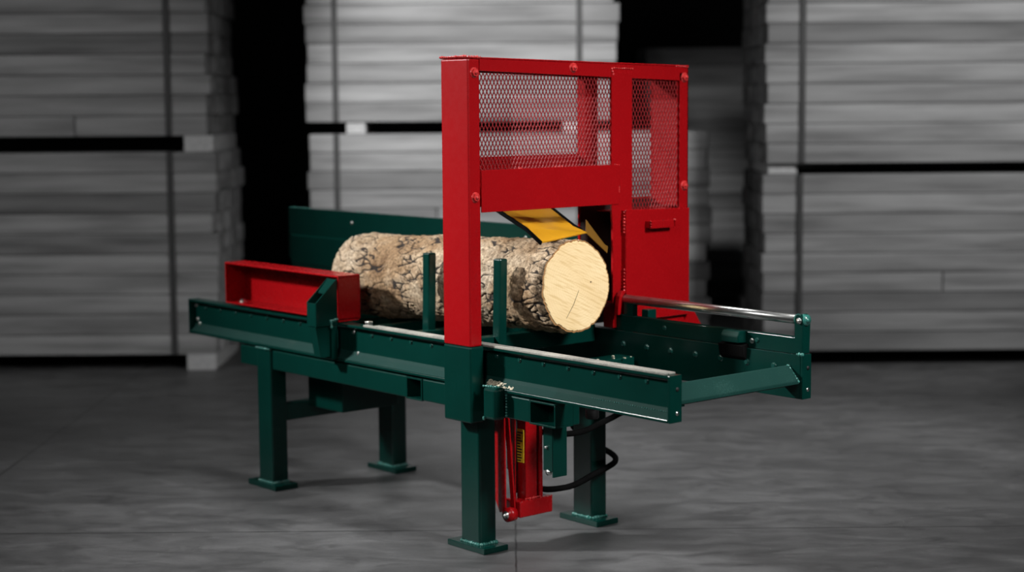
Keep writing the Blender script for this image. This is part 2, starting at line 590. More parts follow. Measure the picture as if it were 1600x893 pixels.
# base beams, forklift pockets
def tube_rect(mb, ax, a0, a1, u0, u1, z0, z1, t=.007):
    """hollow rectangular tube running along ax"""
    if ax == 'y':
        mb.box(u0, u1, a0, a1, z0, z0 + t, .001); mb.box(u0, u1, a0, a1, z1 - t, z1, .001)
        mb.box(u0, u0 + t, a0, a1, z0 + t, z1 - t, .001); mb.box(u1 - t, u1, a0, a1, z0 + t, z1 - t, .001)
    else:
        mb.box(a0, a1, u0, u1, z0, z0 + t, .001); mb.box(a0, a1, u0, u1, z1 - t, z1, .001)
        mb.box(a0, a1, u0, u0 + t, z0 + t, z1 - t, .001); mb.box(a0, a1, u1 - t, u1, z0 + t, z1 - t, .001)


ZP0, ZP1 = .575, .668
m = MB()
m.box(-2.575, -2.4155, -.278, -.19, ZP0, ZP1, .005); m.box(-2.2915, -1.240, -.278, -.19, ZP0, ZP1, .005)
m.box(-1.129, -.8675, -.278, -.19, ZP0, ZP1, .005); m.box(-.7435, -.441, -.278, -.19, ZP0, ZP1, .005)
m.box(-2.575, -.29, -.186, -.150, ZP0 - .002, ZP1, .005)
m.build('base_beam', M_GREEN, root)
m = MB(); m.box(-2.575, -.30, .36, .44, ZP1 - .004, ZP1 + .006, .003); m.box(-2.575, -.889, .365, .44, ZP0, ZP1 - .004, .005) if False else None
m.box(-2.575, -2.331, .37, .44, ZP0, ZP1, .005); m.box(-2.206, -1.240, .37, .44, ZP0, ZP1, .005); m.box(-1.129, -.889, .37, .44, ZP0, ZP1, .005); m.box(-.764, -.441, .37, .44, ZP0, ZP1, .005)
m.build('base_beam', M_GREEN, root)
for x0, x1 in ((-1.2395, -1.1295), (-.4405, -.289)):
    for ya_, yb_ in ((-.281, -.187), (.371, .441)):
        m = MB(); tube_rect(m, 'y', ya_, yb_, x0, x1, ZP0 - .003, ZP1 - .001); m.build('forklift_pocket', M_GREEN, root)
# cross brace between the left legs
m = MB(); m.box(-2.36, -2.30, -.197, .361, .318, .40, .006); m.build('cross_brace', M_GREEN, root)
# tank slung under the beams
m = MB(); m.box(-2.26, -1.975, -.10, .23, .385, ZP0 + .01, .006); tk = m.build('hydraulic_tank', M_GREEN, root)
m = MB(); m.box(-2.28, -1.955, -.13, .26, ZP0 - .002, ZP0 + .01, .003); m.build('mounting_flange', M_GREEN, tk)

# near rail: channel with sloping bottom flange
m = MB()
prof = [(YA, ZT), (YB, ZT), (YB, ZB), (YA, ZB), (YA, ZB + .011), (-.262, ZB + .034), (-.256, ZB + .05), (-.256, ZT - .022), (-.262, ZT - .014), (YA, ZT - .010)]
m.prism(prof, 'x', X0, X1 - .012, .0015)
nr = m.build('rail', M_GREEN, root); nr['label'] = 'near green channel rail'
m = MB(); m.prism([(YA + .001, ZB + .0118), (-.262, ZB + .0348), (-.257, ZB + .05), (-.255, ZB + .045), (-.262, ZB + .03), (YA + .001, ZB + .0105)], 'x', X0 + .01, -.30, 0)
m.build('sawdust_layer', M_DUSTGREEN, nr)
m = MB(); m.prism([(YA + .001, ZB + .0118), (-.262, ZB + .0348), (-.257, ZB + .05), (-.255, ZB + .045), (-.262, ZB + .03), (YA + .001, ZB + .0105)], 'x', -.30, X1 - .013, 0)
m.build('lower_flange_face', M_GREENMATT, nr)
m = MB(); m.weld((-.10, -.262, ZB + .036), (X1 - .02, -.262, ZB + .036), .0022, .012); m.build('weld_bead', M_GREEN_W, nr)
m = MB(); m.box(X1 - .012, X1, YA, YB, ZB, ZT + .001, .002); ep = m.build('end_plate', M_GREEN, nr)
m = MB(); m.box(X0, X0 + .012, YA, YB, ZB, ZT + .001, .002); m.build('end_plate', M_GREEN, nr)
for z in (.80, .712):
    m = MB(); m.cyl((X1 - .001, -.25, z), (X1 + .002, -.25, z), .008, 12); m.build('bolt_hole', M_DARK if z > .75 else M_ZINC, nr)
# worn strip along the rail's top
m = MB()
m.box(-1.54, X1 - .03, YA + .002, YA + .022, ZT, ZT + .009, .002)
m.box(-1.50, X1 - .03, YA + .026, YB - .002, ZT, ZT + .007, .002)
m.build('wear_strip', M_WEAR, nr)['label'] = 'pale dusty wear strip on the rail top'
m = MB(); m.box(-1.56, -1.535, -.262, -.235, ZT, ZT + .022, .003); m.build('stop_block', M_ZINC, nr)
x = -2.93
while x < X1 - .03:
    if not (-.9 < x < -.69) and not (-1.82 < x < -1.71):
        m = MB(); m.hexbolt((x, -.256, ZT - .038), (0, -1, 0), .0075, .006); m.build('bolt', M_BOLT, nr)
    x += .1415
for x, z in ((X0 + .025, .82), (X0 + .035, .75), (X0 + .055, .725), (-1.62, .72), (-1.655, .815)):
    m = MB(); m.hexbolt((x, -.256, z), (0, -1, 0), .008, .006); m.build('bolt', M_ZINC, nr)

# far rail
m = MB()
m.prism([(YC, ZT), (YD, ZT), (YD, ZT - .012), (YC + .012, ZT - .012), (YC + .012, ZB + .012), (YD, ZB + .012), (YD, ZB), (YC, ZB)], 'x', X0, X1 - .012, .0015)
fr = m.build('rail', M_GREEN, root); fr['label'] = 'far green channel rail'
m = MB(); m.box(X1 - .012, X1, YC, YD, ZB, ZT + .003, .002); m.build('end_plate', M_GREEN, fr)
for z in (.80, .715):
    m = MB(); m.cyl((X1 - .001, .476, z), (X1 + .002, .476, z), .008, 12); m.build('bolt_hole', M_DARK if z > .75 else M_ZINC, fr)
for i in range(7):
    m = MB(); m.hexbolt((-.654 + i * .14, YC, .795), (0, -1, 0), .010, .007); m.build('bolt', M_BOLT, fr)
m = MB(); m.hexbolt((.262, YC, .80), (0, -1, 0), .007, .005); m.build('bolt', M_BOLT, fr)
m = MB(); m.box(-.735, .318, .456, .474, ZT + .001, .915, .002); up_ = m.build('side_plate', M_GREEN, fr)
m = MB(); m.box(-.735, .30, .455, .475, .9145, .9185, .001); m.build('plate_edge', M_DUSTGREEN, fr)
for i, xx in enumerate((-.42, .09)):
    m = MB(); m.hexbolt((xx, .456, .885), (0, -1, 0), .008, .006); m.build('bolt', M_BOLT, fr)
# latch on the far plate: a block hanging out over the rail, the shade in its opening built as a black block
m = MB()
m.prism([(.456, .917), (.412, .919), (.400, .900), (.405, .872), (.456, .868)], 'x', -.055, .035, .003)
lt = m.build('latch_block', M_GREEN, root)
m = MB(); m.prism([(.456, .868), (.415, .862), (.425, .815), (YC - .002, .80), (.456, .83)], 'x', -.085, .045, .003); m.build('shade_block', M_BLACK, lt)
m = MB(); m.hexbolt((-.075, .456, .897), (0, -1, 0), .008, .008); m.hexbolt((.062, .456, .88), (0, -1, 0), .008, .008); m.build('bolt', M_ZINC, lt)

# silver guide bar over the far rail
m = MB(); m.cyl((-.665, .466, .986), (.292, .466, .986), .0195, 28, .003)
gb = m.build('guide_bar', M_STEEL, root); gb['label'] = 'round bare steel bar'
m = MB()
pts = [(.288, .905), (.328, .905), (.328, .99)] + [(.308 + .021 * math.cos(a), .988 + .021 * math.sin(a)) for a in [R(t) for t in range(10, 171, 20)]] + [(.288, .99)]
m.prism([(.29, .855), (.326, .855)] + [(.308 + .022 * math.cos(R(t)), .986 + .022 * math.sin(R(t))) for t in range(0, 181, 15)], 'y', .444, .49, .002)
b1 = m.build('bracket', M_GREEN, gb)
m = MB(); m.cyl((.283, .466, .986), (.335, .466, .986), .022, 20, .002); m.cyl((.33, .466, .986), (.34, .466, .986), .011, 14, .003)
m.build('pivot', M_GREEN_W, gb)
m = MB(); m.cyl((.315, .4435, .984), (.315, .432, .984), .012, 16, .003); m.build('bolt', M_ZINC, gb)
m = MB(); m.box(-.66, -.605, .452, .482, .914, .975, .003); m.build('bracket', M_GREEN, gb)
m = MB()
m.prism([(.425, .92), (.44, .92), (.448, .96), (.456, 1.0), (.47, 1.012), (.47, 1.02), (.455, 1.022), (.436, 1.0), (.428, .96)], 'x', -.69, -.667, .001)
m.build('clip', M_RED, gb)['label'] = 'red bent clip'
m = MB(); m.weld((.29, .452, .917), (.318, .452, .917), .006); m.weld((.30, .448, .853), (.324, .448, .853), .007); m.build('weld_bead', M_GREEN_W, gb)

# sloping cross member between the rail ends
m = MB()
m.prism([(.255, .806), (.268, .806), (.316, .752), (.316, .738), (.304, .738)], 'y', YB + .001, YC - .001, .002)
cm = m.build('cross_member', M_SCUFFSHEEN, root)
m = MB(); m.prism([(.22, .742), (.30, .742), (.30, .732), (.22, .732)], 'y', YB + .001, YC - .001, .002); m.build('lower_leg', M_GREEN, cm)
m = MB(); m.weld((.262, YC - .006, .803), (.314, YC - .006, .748), .007); m.build('weld_bead', M_GREEN_W, cm)

# bed bars: their tops follow the underside of the log
LC0, LC1 = Vector((-2.10, .122, 1.018)), Vector((-.616, .133, 1.070))
LR = .1935


def logz(x):
    t = (x - LC0.x) / (LC1.x - LC0.x)
    return LC0.z + (LC1.z - LC0.z) * t - LR


for x in (-2.60, -2.25, -1.86, -1.60, -1.24, -.83):
    zt = min(logz(x), .872) - .004
    m = MB(); m.box(x - .05, x + .004, YB + .001, YC - .001, zt - .075, zt, .004)
    bb = m.build('bed_bar', M_GREEN, root)
    m = MB(); m.weld((x + .006, YB + .008, zt - .01), (x + .006, YB + .008, zt - .06), .005); m.build('weld_bead', M_GREEN_W, bb)
# deck tray and inner beam under the log
m = MB()
m.box(-2.9, X1 - .35, .05, .12, ZB + .005, ZB + .075, .004)
m.build('centre_beam', M_GREEN, root)
m = MB(); m.box(-.64, -.54, -.05, .40, ZB - .02, ZB + .08, .006); m.build('deck_crossbeam', M_GREEN, root)
m = MB()
for i in range(5): m.hexbolt((-.54, .05 + i * .06, .735), (1, 0, 0), .006, .005)
m.build('bolt', M_BOLT, root)

# two stakes holding the log
for x, zt, tilt in ((-1.3165, 1.183, .010), (-.8415, 1.188, .010)):
    m = MB(); m.box(x, x + .045, -.132, -.090, logz(x + .02) - .05, zt, .006, 2)
    b = m.bm
    z0 = logz(x) - .05
    for v in b.verts:
        v.co.x += tilt * (v.co.z - z0) / (zt - z0)
    st = m.build('stake', M_GREEN, root)

# green guard sheet behind the log
m = MB()
m.box(-3.25, -.886, .458, .464, 1.128, 1.272, .002)
m.prism([(.458, 1.130), (.450, 1.124), (.450, .98), (.456, .968), (.456, ZT + .002), (.464, ZT + .002), (.464, 1.13)], 'x', -3.22, -.886, .001)
m.box(-3.25, -.886, .464, .50, 1.264, 1.272, .002)
m.box(-3.25, -3.244, .458, .50, 1.0, 1.27, .002)
gs = m.build('guard_sheet', M_GREEN, root)
for x, z in ((-2.66, 1.215), (-1.72, 1.212), (-1.30, 1.215)):
    m = MB(); m.hexbolt((x, .458, z), (0, -1, 0), .007, .006); m.build('bolt', M_ZINC, gs)
m = MB()
m.weld((-3.24, .468, 1.273), (-3.06, .468, 1.273), .0045, .02); m.weld((-2.62, .468, 1.273), (-2.45, .468, 1.273), .0045, .03)
m.build('weld_bead', M_GREEN_W, gs)

# red trough on the near rail (log stop) with its green bracket
tx0, tx1, ty0, ty1, tz0, tz1 = -2.688, -1.724, -.286, -.166, .862, 1.062
m = MB(); t = .008
m.box(tx0, tx1, ty1 - t, ty1, tz0, tz1, .002)
m.box(tx0, tx1, ty0, ty1 - t, tz0, tz0 + t, .002)
m.box(tx0, tx1, ty0, ty1 - t, tz1 - t, tz1, .002)
m.box(tx0, tx0 + t, ty0 + .001, ty1 - t, tz0 + t, tz1 - t, .002)
m.box(tx1 - t, tx1, ty0, ty1 - t, tz0 - .008, tz1 - t, .002)
tr = m.build('log_stop', M_RED, root); tr['label'] = 'red open-sided box channel'
m = MB(); m.hexbolt((-2.60, -.24, tz0 + t), (0, 0, 1), .014, .012); m.build('bolt', M_ZINC, tr)
# bracket: slanted cut tube, gusset and clamp bar
bx0, bx1, by0, by1 = -1.806, -1.732, -.402, -.2865
m = MB(); t = .006
side = [(by0, .842), (by1, .842), (by1, 1.048), (by1 - .004, 1.048), (by0, .948)]
m.prism(side, 'x', bx0, bx0 + t, .001)
m.prism(side, 'x', bx1 - t, bx1, .001)
m.box(bx0 + t, bx1 - t, by0, by0 + t, .842, .946, .001)
m.box(bx0 + t, bx1 - t, by0 + t, by1, .842, .848, .001)
m.prism([(by1, 1.046), (by1 - .004, 1.046), (-.345, .990), (-.345, .984), (by1, 1.036)], 'x', bx0 + t, bx1 - t, .0005)
bk = m.build('clamp_bracket', M_GREEN, tr)
m = MB(); m.prism([(-.398, .8415), (-.322, .8415), (-.322, .70), (-.372, .70)], 'x', bx0 + .01, bx1 - .012, .002); m.build('gusset', M_GREEN, tr)
m = MB(); m.box(bx0 + .005, bx1 + .002, -.3215, -.2885, .688, .8415, .004); m.build('clamp_bar', M_GREEN, tr)
m = MB(); m.weld((bx1 + .002, -.325, .862), (bx1 + .002, -.29, .868), .007); m.weld((bx1 + .003, -.323, .855), (bx1 + .003, -.323, .835), .006); m.build('weld_bead', M_GREEN_W, tr)

# ------------------------------------------------------------------ saw frame with mesh guard
px0, px1, pya, pyb, pyw = -.878, -.707, -.359, -.297, .898


def ztop(y):
    return 2.007 - .024 * (y - pya) / (pyw - pya)


m = MB()
# near post
m.box(px0, px1, pya, pyb, ZT + .003, ztop(pyb) - .006, .007, 3)
# top cover and front/back strips below it
m.prism([(pya, ztop(pya) - .006), (pyw, ztop(pyw) - .006), (pyw, ztop(pyw)), (pya, ztop(pya))], 'x', px0 - .002, px1 + .003, .0015)
zo = lambda y: 1.952 - .036 * (y - pyb) / (.843 - pyb)
for xa, xb in ((px1 - .008, px1), (px0, px0 + .008)):
    m.prism([(pyb, zo(pyb)), (pyw, zo(pyw)), (pyw, ztop(pyw) - .006), (pyb, ztop(pyb) - .006)], 'x', xa, xb, .001)
# front middle upright, flush plate
m.prism([(.425, 1.37), (.431, 1.30), (.431, .97), (.512, .97), (.547, 1.30), (.547, 1.95), (.425, 1.95)], 'x', px1 - .008, px1 + .003, .001)
m.prism([(.431, .97), (.435, .95), (.435, .86), (.50, .86), (.512, .97)], 'x', px1 - .06, px1, .001)
# right upright, front and back
m.box(px1 - .008, px1, .843, pyw, .955, 1.95, .001)
m.box(px0, px0 + .008, .835, pyw, .955, 1.95, .001)
# outer side wall
m.box(px0, px1, pyw - .006, pyw, .94, 1.972, .001)
m.box(px0 + .008, px1 - .012, .838, .843, 1.37, 1.93, .001)
# back upright and back panels
m.box(px0, px0 + .05, .388, .462, 1.392, 1.95, .002)
m.box(px0, px0 + .008, .388, .462, .86, 1.40, .001)
m.box(px0, px0 + .008, pyb, .39, 1.40, 1.605, .001)
m.box(px0, px0 + .008, .46, .84, .86, 1.404, .001)
sf = m.build('saw_frame', M_RED, root); sf['label'] = 'red upright saw frame'
# green lower end of the near post
m = MB(); m.box(px0 - .001, px1 + .001, pya - .001, YA - .0005, .5437, ZT + .003, .007, 3)
m.build('post_foot', M_GREEN, sf)['label'] = 'green lower end of the near post'
m = MB(); m.box(-.66, -.583, -.338, -.279, .568, .700, .014, 3); sb = m.build('tube_stub', M_GREEN, root)
m = MB(); m.weld((-.655, -.334, .702), (-.59, -.31, .702), .006); m.weld((-.579, -.281, .69), (-.579, -.281, .585), .005); m.weld((-.65, -.339, .57), (-.65, -.339, .575), .005); m.build('weld_bead', M_GREEN_W, sb)
# sawdust heap in the corner of post and rail
hp = MB()
for i in range(140):
    a = random.random()
    xx = -.70 + .16 * a
    yy = random.uniform(-.284, -.262)
    hp.ball((xx, yy, ZB + .012 + .55 * (yy + .288) + random.uniform(0, .014) * (1 - a)), random.uniform(.003, .007), (1, 1, .6), 6, 4)
M_DUST = plain('sawdust', (.66, .58, .44), .95)
o = hp.build('sawdust_heap', M_DUST); tag(o, 'little heap of pale sawdust on the near rail flange right of the red post', 'sawdust', kind='stuff')

# header panel
m = MB(); m.box(px1 + .001, px1 + .007, pyb - .001, .466, 1.391, 1.560, .0015); hd = m.build('header_panel', M_RED, sf)
m = MB(); m.weld((px1 + .006, .1, 1.561), (px1 + .006, .135, 1.561), .004); m.weld((px1 + .006, .44, 1.561), (px1 + .006, .466, 1.558), .003)
m.weld((px1 + .005, .467, 1.445), (px1 + .005, .467, 1.462), .004); m.weld((px1 + .004, -.10, 1.561), (px1 + .004, -.085, 1.561), .004)
m.weld((px0, pya - .001, ztop(pya)), (px1 - .01, pya - .001, ztop(pya) + .001), .005, .012)
m.weld((px1 + .002, pya + .005, ztop(pya)), (px1 + .002, pyb, ztop(pyb)), .005, .014)
m.weld((px1 + .002, .428, 1.965), (px1 + .002, .436, 1.942), .005); m.weld((px1 + .003, .44, 1.968), (px1 + .003, .55, 1.966), .0035, .012)
m.weld((px1 + .002, .82, ztop(.82) - .006), (px1 + .002, .89, ztop(.89) - .008), .0035, .012)
m.build('weld_bead', M_RED_W, sf)
for y, z in ((-.325, 1.945), (-.325, 1.452), (.207, 1.968), (.872, 1.93), (.872, 1.455)):
    m = MB(); m.hexbolt((px1, y, z), (1, 0, 0), .016, .012); m.cyl((px1 + .01, y, z), (px1 + .018, y, z), .008, 10, .002); m.build('bolt', M_RED_W, sf)


# expanded metal
def mesh_panel(y0, y1, z0, z1, x):
    """diamond mesh of zigzag strands; tall narrow diamonds"""
    b = bmesh.new()
    py, pz = .00935, .0187
    w, th = .0019, .0016
    n = int((y1 - y0) / py) + 1
    k = int((z1 - z0) / pz) + 1
    for i in range(n + 1):
        prev = None
        for j in range(k + 1):
            s = 1 if (i + j) % 2 else -1
            y = y0 + i * py + s * (py / 2 - .0006)
            z = z0 + j * pz
            if z > z1 or y < y0 - .012 or y > y1 + .012:
                prev = None
                continue
            q = [b.verts.new((x + a * th + s * .0010, y + c * w, z)) for a, c in ((-1, -1), (1, -1), (1, 1), (-1, 1))]
            if prev:
                for t in range(4):
                    b.faces.new((prev[t], prev[(t + 1) % 4], q[(t + 1) % 4], q[t]))
            prev = q
    bmesh.ops.recalc_face_normals(b, faces=b.faces[:])
    m = MB()
    m._merge(b)
    return m


m = mesh_panel(pyb + .004, .427, 1.552, 1.955, px1 - .012); m.build('mesh_panel', M_REDMESH, sf)
m = mesh_panel(.545, .842, 1.362, 1.935, px1 - .012); m.build('mesh_panel', M_REDMESH, sf)

# ------------------------------------------------------------------ cabinet beside the saw frame
cx = -.677
m = MB()
m.box(px1 + .003, cx - .004, .483, .490, .87, 1.363, .001)          # side near the log (front half)
m.box(px1 + .002, cx - .006, .868, .874, .87, 1.358, .001)
m.box(px0 + .009, cx - .006, .49, .868, 1.352, 1.357, .001)
m.prism([(.50, .945), (.89, .955), (.90, .945), (.925, .905), (.99, .815), (.50, .815)], 'x', px1 + .001, px1 + .006, .001)
cb = m.build('side_cabinet', M_RED, root)
m = MB(); m.prism([(.484, .885), (.876, .885), (.876, 1.358), (.484, 1.366)], 'x', cx - .006, cx, .002); dr = m.build('door', M_RED, cb)
m = MB()
for a, c in ((.598, .606), (.742, .750)): m.box(cx, cx + .034, a, c, 1.283, 1.313, .002)
m.box(cx + .026, cx + .034, .598, .675, 1.281, 1.314, .002); m.box(cx + .026, cx + .034, .6745, .750, 1.281, 1.314, .002)
m.build('handle', M_RED, cb)
m = MB()
for za, zb in ((1.27, 1.355), (1.02, 1.11)): m.weld((cx - .01, .482, za), (cx - .01, .482, zb), .005, .013)
m.weld((cx + .034, .598, 1.314), (cx + .034, .60, 1.29), .003); m.weld((cx + .034, .742, 1.315), (cx + .034, .75, 1.313), .003)
m.build('weld_bead', M_RED_W, cb)
m = MB(); m.hexbolt((px1 + .001, .888, 1.05), (1, 0, 0), .005, .005); m.build('screw', M_ZINC, cb)
m = MB(); m.box(px0 + .0085, px0 + .012, .395, .836, .862, 1.398, .001); m.box(px0 + .012, px0 + .13, .565, .83, .90, 1.34, .006); m.build('cabinet_shade_liner', M_SHADE, cb)['label'] = 'dark inner liner with the cabinet shade in its colour'  # liner and box added so the cabinet's shade is in the colour
m = MB(); m.box(-.60, -.56, .50, .55, .86, .945, .003); m.build('bracket', M_GREEN, cb)

# yellow flap hanging from the frame onto the log
ya, yd = -.006, .284
flap_rows = [((-.985, 1.397), (-.985, 1.395)), ((-.757, 1.310), (-.797, 1.303)), ((-.666, 1.258), (-.709, 1.281))]   # (x, z) near edge, far edge


def strip_sheet(y0, y1, rows, t):
    """bent sheet between two edges, t thick"""
    b = bmesh.new()
    top = []
    for (n, f) in rows:
        top.append([b.verts.new((n[0], y0, n[1])), b.verts.new((f[0], y1, f[1]))])
    bot = []
    for (n, f) in rows:
        bot.append([b.verts.new((n[0] - t * .4, y0, n[1] - t)), b.verts.new((f[0] - t * .4, y1, f[1] - t))])
    k = len(rows)
    for i in range(k - 1):
        b.faces.new((top[i][0], top[i][1], top[i + 1][1], top[i + 1][0]))
        b.faces.new((bot[i][0], bot[i + 1][0], bot[i + 1][1], bot[i][1]))
        b.faces.new((top[i][0], top[i + 1][0], bot[i + 1][0], bot[i][0]))
        b.faces.new((top[i][1], bot[i][1], bot[i + 1][1], top[i + 1][1]))
    b.faces.new((top[0][0], bot[0][0], bot[0][1], top[0][1]))
    b.faces.new((top[-1][0], top[-1][1], bot[-1][1], bot[-1][0]))
    bmesh.ops.recalc_face_normals(b, faces=b.faces[:])
    m = MB(); m._merge(b)
    return m


fp = strip_sheet(ya, yd, flap_rows, .005).build('log_flap', M_YELLOW, root); fp['label'] = 'yellow bent flap lying on the log'
ne = [(n, n) for n, f in flap_rows]; fe = [(f, f) for n, f in flap_rows]
up_k = lambda rr, k: [((n[0], n[1] + k), (f[0], f[1] + k)) for n, f in rr]
strip_sheet(ya - .010, ya - .001, up_k(ne, .003), .014).build('rubber_edge', M_BLACK, fp)
strip_sheet(yd + .001, yd + .014, up_k(fe[:2] + [((-.752, 1.288),) * 2], .005), .016).build('rubber_edge', M_BLACK, fp)
m = MB(); m.cyl((-.985, ya - .04, 1.396), (-.985, yd + .04, 1.396), .012, 14)
for y in (ya - .03, yd + .03): m.box(-.99, px0 - .0005, y - .006, y + .006, 1.386, 1.43, .002)
m.build('hinge_rod', M_DARK, fp)
m = MB()
m.prism([(yd + .003, 1.333), (yd + .003, 1.276), (.41, 1.183), (.415, 1.212), (.395, 1.222)], 'x', -.722, -.716, .001); m.build('side_wing', M_YELLOWSHADE, fp)['label'] = 'yellow side wing with shade in its paint'  # shade on the wing is painted in

# ------------------------------------------------------------------ red hydraulic lift under the frame
jx, jy = -.708, -.10          # front left bottom edge of the foot box (x1, y0)
m = MB(); m.box(jx - .10, jx, jy, jy + .182, .113, .182, .006); jk = m.build('lift_foot', M_RED, root); jk['label'] = 'red box at the foot of the lift'
m = MB()
m.box(-.787, -.728, jy + .05, jy + .112, .182, ZP1 - .09, .003)
cl = m.build('lift_column', M_RED, root); cl['label'] = 'red box column of the lift'
m = MB()
m.box(-.805, -.774, jy + .030, jy + .036, .182, ZP1 - .085, .002)
m.box(-.79, -.728, jy + .126, jy + .144, .182, ZP1 - .085, .002)
m.build('side_flange', M_RED, cl)
m = MB(); m.weld((jx - .012, jy + .042, .186), (jx - .012, jy + .12, .186), .005); m.weld((jx, jy + .01, .182), (jx, jy + .175, .183), .003, .02); m.build('weld_bead', M_RED_W, cl)
# sticker, on the side of the column facing the camera
m = MB(); m.box(-.781, -.738, jy + .0465, jy + .0495, .335, .475, .0005); sk = m.build('warning_sticker', M_LABEL, cl); sk['label'] = 'yellow warning sticker with dark marks'
m = MB()
rnd = random.Random(3)
for i in range(11):
    z = .340 + i * .0118
    m.box(-.777, -.777 + rnd.uniform(.018, .035), jy + .0455, jy + .0472, z, z + .006, 0)
m.build('sticker_marks', M_DARK, cl)
# tapering arm plate and its pivot
m = MB(); m.prism([(-.84, .53), (-.765, .53), (-.762, .14), (-.80, .128), (-.84, .20)], 'y', jy - .035, jy - .027, .002); ap = m.build('arm_plate', M_RED, root); ap['label'] = 'red tapering arm plate'
m = MB(); m.prism([(-.795, .53), (-.765, .53), (-.726, .12), (-.75, .115)], 'y', jy - .012, jy - .004, .002); m.build('arm_edge', M_RED, ap)
m = MB(); m.cyl((-.745, jy - .05, .128), (-.745, jy + .02, .128), .017, 18, .003); m.cyl((-.745, jy - .062, .128), (-.745, jy - .05, .128), .010, 12, .002); m.build('pivot_bolt', M_ZINC, ap)
m = MB(); m.cyl((-.745, jy - .045, .128), (-.745, jy - .002, .128), .030, 20, .003); m.build('pivot_boss', M_RED, ap)
m = MB(); m.cyl((-.81, jy + .06, .20), (-.81, jy + .06, .57), .022, 16); m.cyl((-.81, jy + .06, .30), (-.81, jy + .06, .58), .034, 16); m.build('hydraulic_cylinder', M_DARK, root)
# valve mount: a hanging green channel
m = MB(); m.box(-.445, -.386, -.205, -.198, .375, .58, .002); m.box(-.393, -.385, -.205, -.132, .352, .66, .002); vm = m.build('valve_mount', M_GREEN, root)
m = MB(); m.cyl((-.42, -.207, .37), (-.42, -.19, .37), .014, 14, .003); m.cyl((-.425, -.213, .47), (-.425, -.20, .47), .006, 10); m.build('bolt', M_ZINC, vm)
m = MB(); m.cyl((-.40, .02, .56), (-.40, .02, .66), .028, 14, .004); m.cyl((-.40, .02, .60), (-.40, .02, .63), .034, 6, .002); m.build('hose_fitting', M_DARK, vm)
# hoses
m = MB(); m.tube([(-.84, .05, .47), (-.76, .05, .455), (-.71, .08, .446), (-.665, .14, .444), (-.65, .21, .449), (-.65, .28, .463), (-.632, .38, .496), (-.60, .43, .53), (-.58, .44, .60)], .013)
m.build('hydraulic_hose', M_BLACK, root)
m = MB(); m.tube([(-.86, .05, .22), (-.77, .05, .209), (-.72, .075, .207), (-.68, .14, .214), (-.665, .20, .228), (-.668, .27, .246), (-.70, .36, .250), (-.735, .44, .252), (-.748, .485, .262), (-.765, .50, .280), (-.81, .495, .30), (-.89, .47, .33), (-.94, .40, .42), (-.94, .36, .57)], .013)
m.build('hydraulic_hose', M_BLACK, root)

# ------------------------------------------------------------------ the log
def make_log():
    b = bmesh.new()
    N, K = 300, 480
    ax = (LC1 - LC0).normalized()
    u = Vector((0, 1, 0)); u = (u - ax * u.dot(ax)).normalized(); w = ax.cross(u)
    L = (LC1 - LC0).length
    crk = []
    rings = []
    for k in range(K + 1):
        t = k / K
        c = LC0.lerp(LC1, t)
        ring = []
        for n in range(N):
            a = 2 * math.pi * n / N
            ca, sa = math.cos(a), math.sin(a)
            dirv = u * ca + w * sa
            P = Vector((t * L, ca * LR, sa * LR))
            lump = noise.noise(P * 3.1) * .009 + noise.noise(P * 9) * .004
            W = Vector((noise.noise(P * 8), noise.noise(P * 8 + Vector((9, 3, 1))), noise.noise(P * 8 + Vector((2, 7, 5)))))
            W2 = Vector((noise.noise(P * 26), noise.noise(P * 26 + Vector((5, 1, 8))), noise.noise(P * 26 + Vector((3, 3, 3)))))
            Q = P + W * .03 + W2 * .008
            dd = noise.voronoi(Vector((Q.x * 10 + Q.z * 4, Q.y * 26, Q.z * 26)))[0]
            e = dd[1] - dd[0]
            g1 = max(0, min(1, (noise.noise(P * 6.5 + Vector((4, 4, 4))) + .17) * 3.2))
            c1 = max(0, 1 - e / .13) * g1
            rg = noise.noise(Vector((Q.x * 6 - Q.z * 2.5, Q.y * 15, Q.z * 15)) + Vector((1.3, 8.1, 2.2)))
            g2 = max(0, min(1, (noise.noise(P * 5 + Vector((14, 1, 6))) + .34) * 3))
            c2 = max(0, 1 - abs(rg) / .075) * g2
            crack = min(1, max(c1, c2))
            rough = noise.fractal(P * 30, .7, 2.2, 5) * .0048
            plate = (noise.cell(Vector((Q.x * 10 + Q.z * 4, Q.y * 26, Q.z * 26))) - .5) * .002
            r = LR + lump + rough + plate - .008 * crack
            endt = min(t, 1 - t) * L
            if endt < .016:
                r -= (.016 - endt) * .3
            if t > .994:
                r = LR - .003 + noise.noise(Vector((ca * 2, sa * 2, 3))) * .006 + rough * 1.2 - .004 * crack
            ring.append(b.verts.new(c + dirv * r))
            crk.append(crack)
        rings.append(ring)
    for a_, c_ in zip(rings, rings[1:]):
        for n in range(N):
            f = b.faces.new((a_[n], a_[(n + 1) % N], c_[(n + 1) % N], c_[n]))
            f.smooth = True
    f = b.faces.new(rings[0])
    bmesh.ops.recalc_face_normals(b, faces=b.faces[:])
    # thin bark ring round the cut
    inner = [b.verts.new(LC1 + (v.co - LC1) * .968) for v in rings[-1]]
    for n in range(N):
        f = b.faces.new((rings[-1][n], rings[-1][(n + 1) % N], inner[(n + 1) % N], inner[n]))
        f.material_index = 1
    crk += [0] * N
    m = MB()
    me = bpy.data.meshes.new('tmp'); b.to_mesh(me); m.bm.from_mesh(me); bpy.data.meshes.remove(me)
    pts = [v.co.copy() for v in inner]
    b.free()
    return m, pts, ax, crk


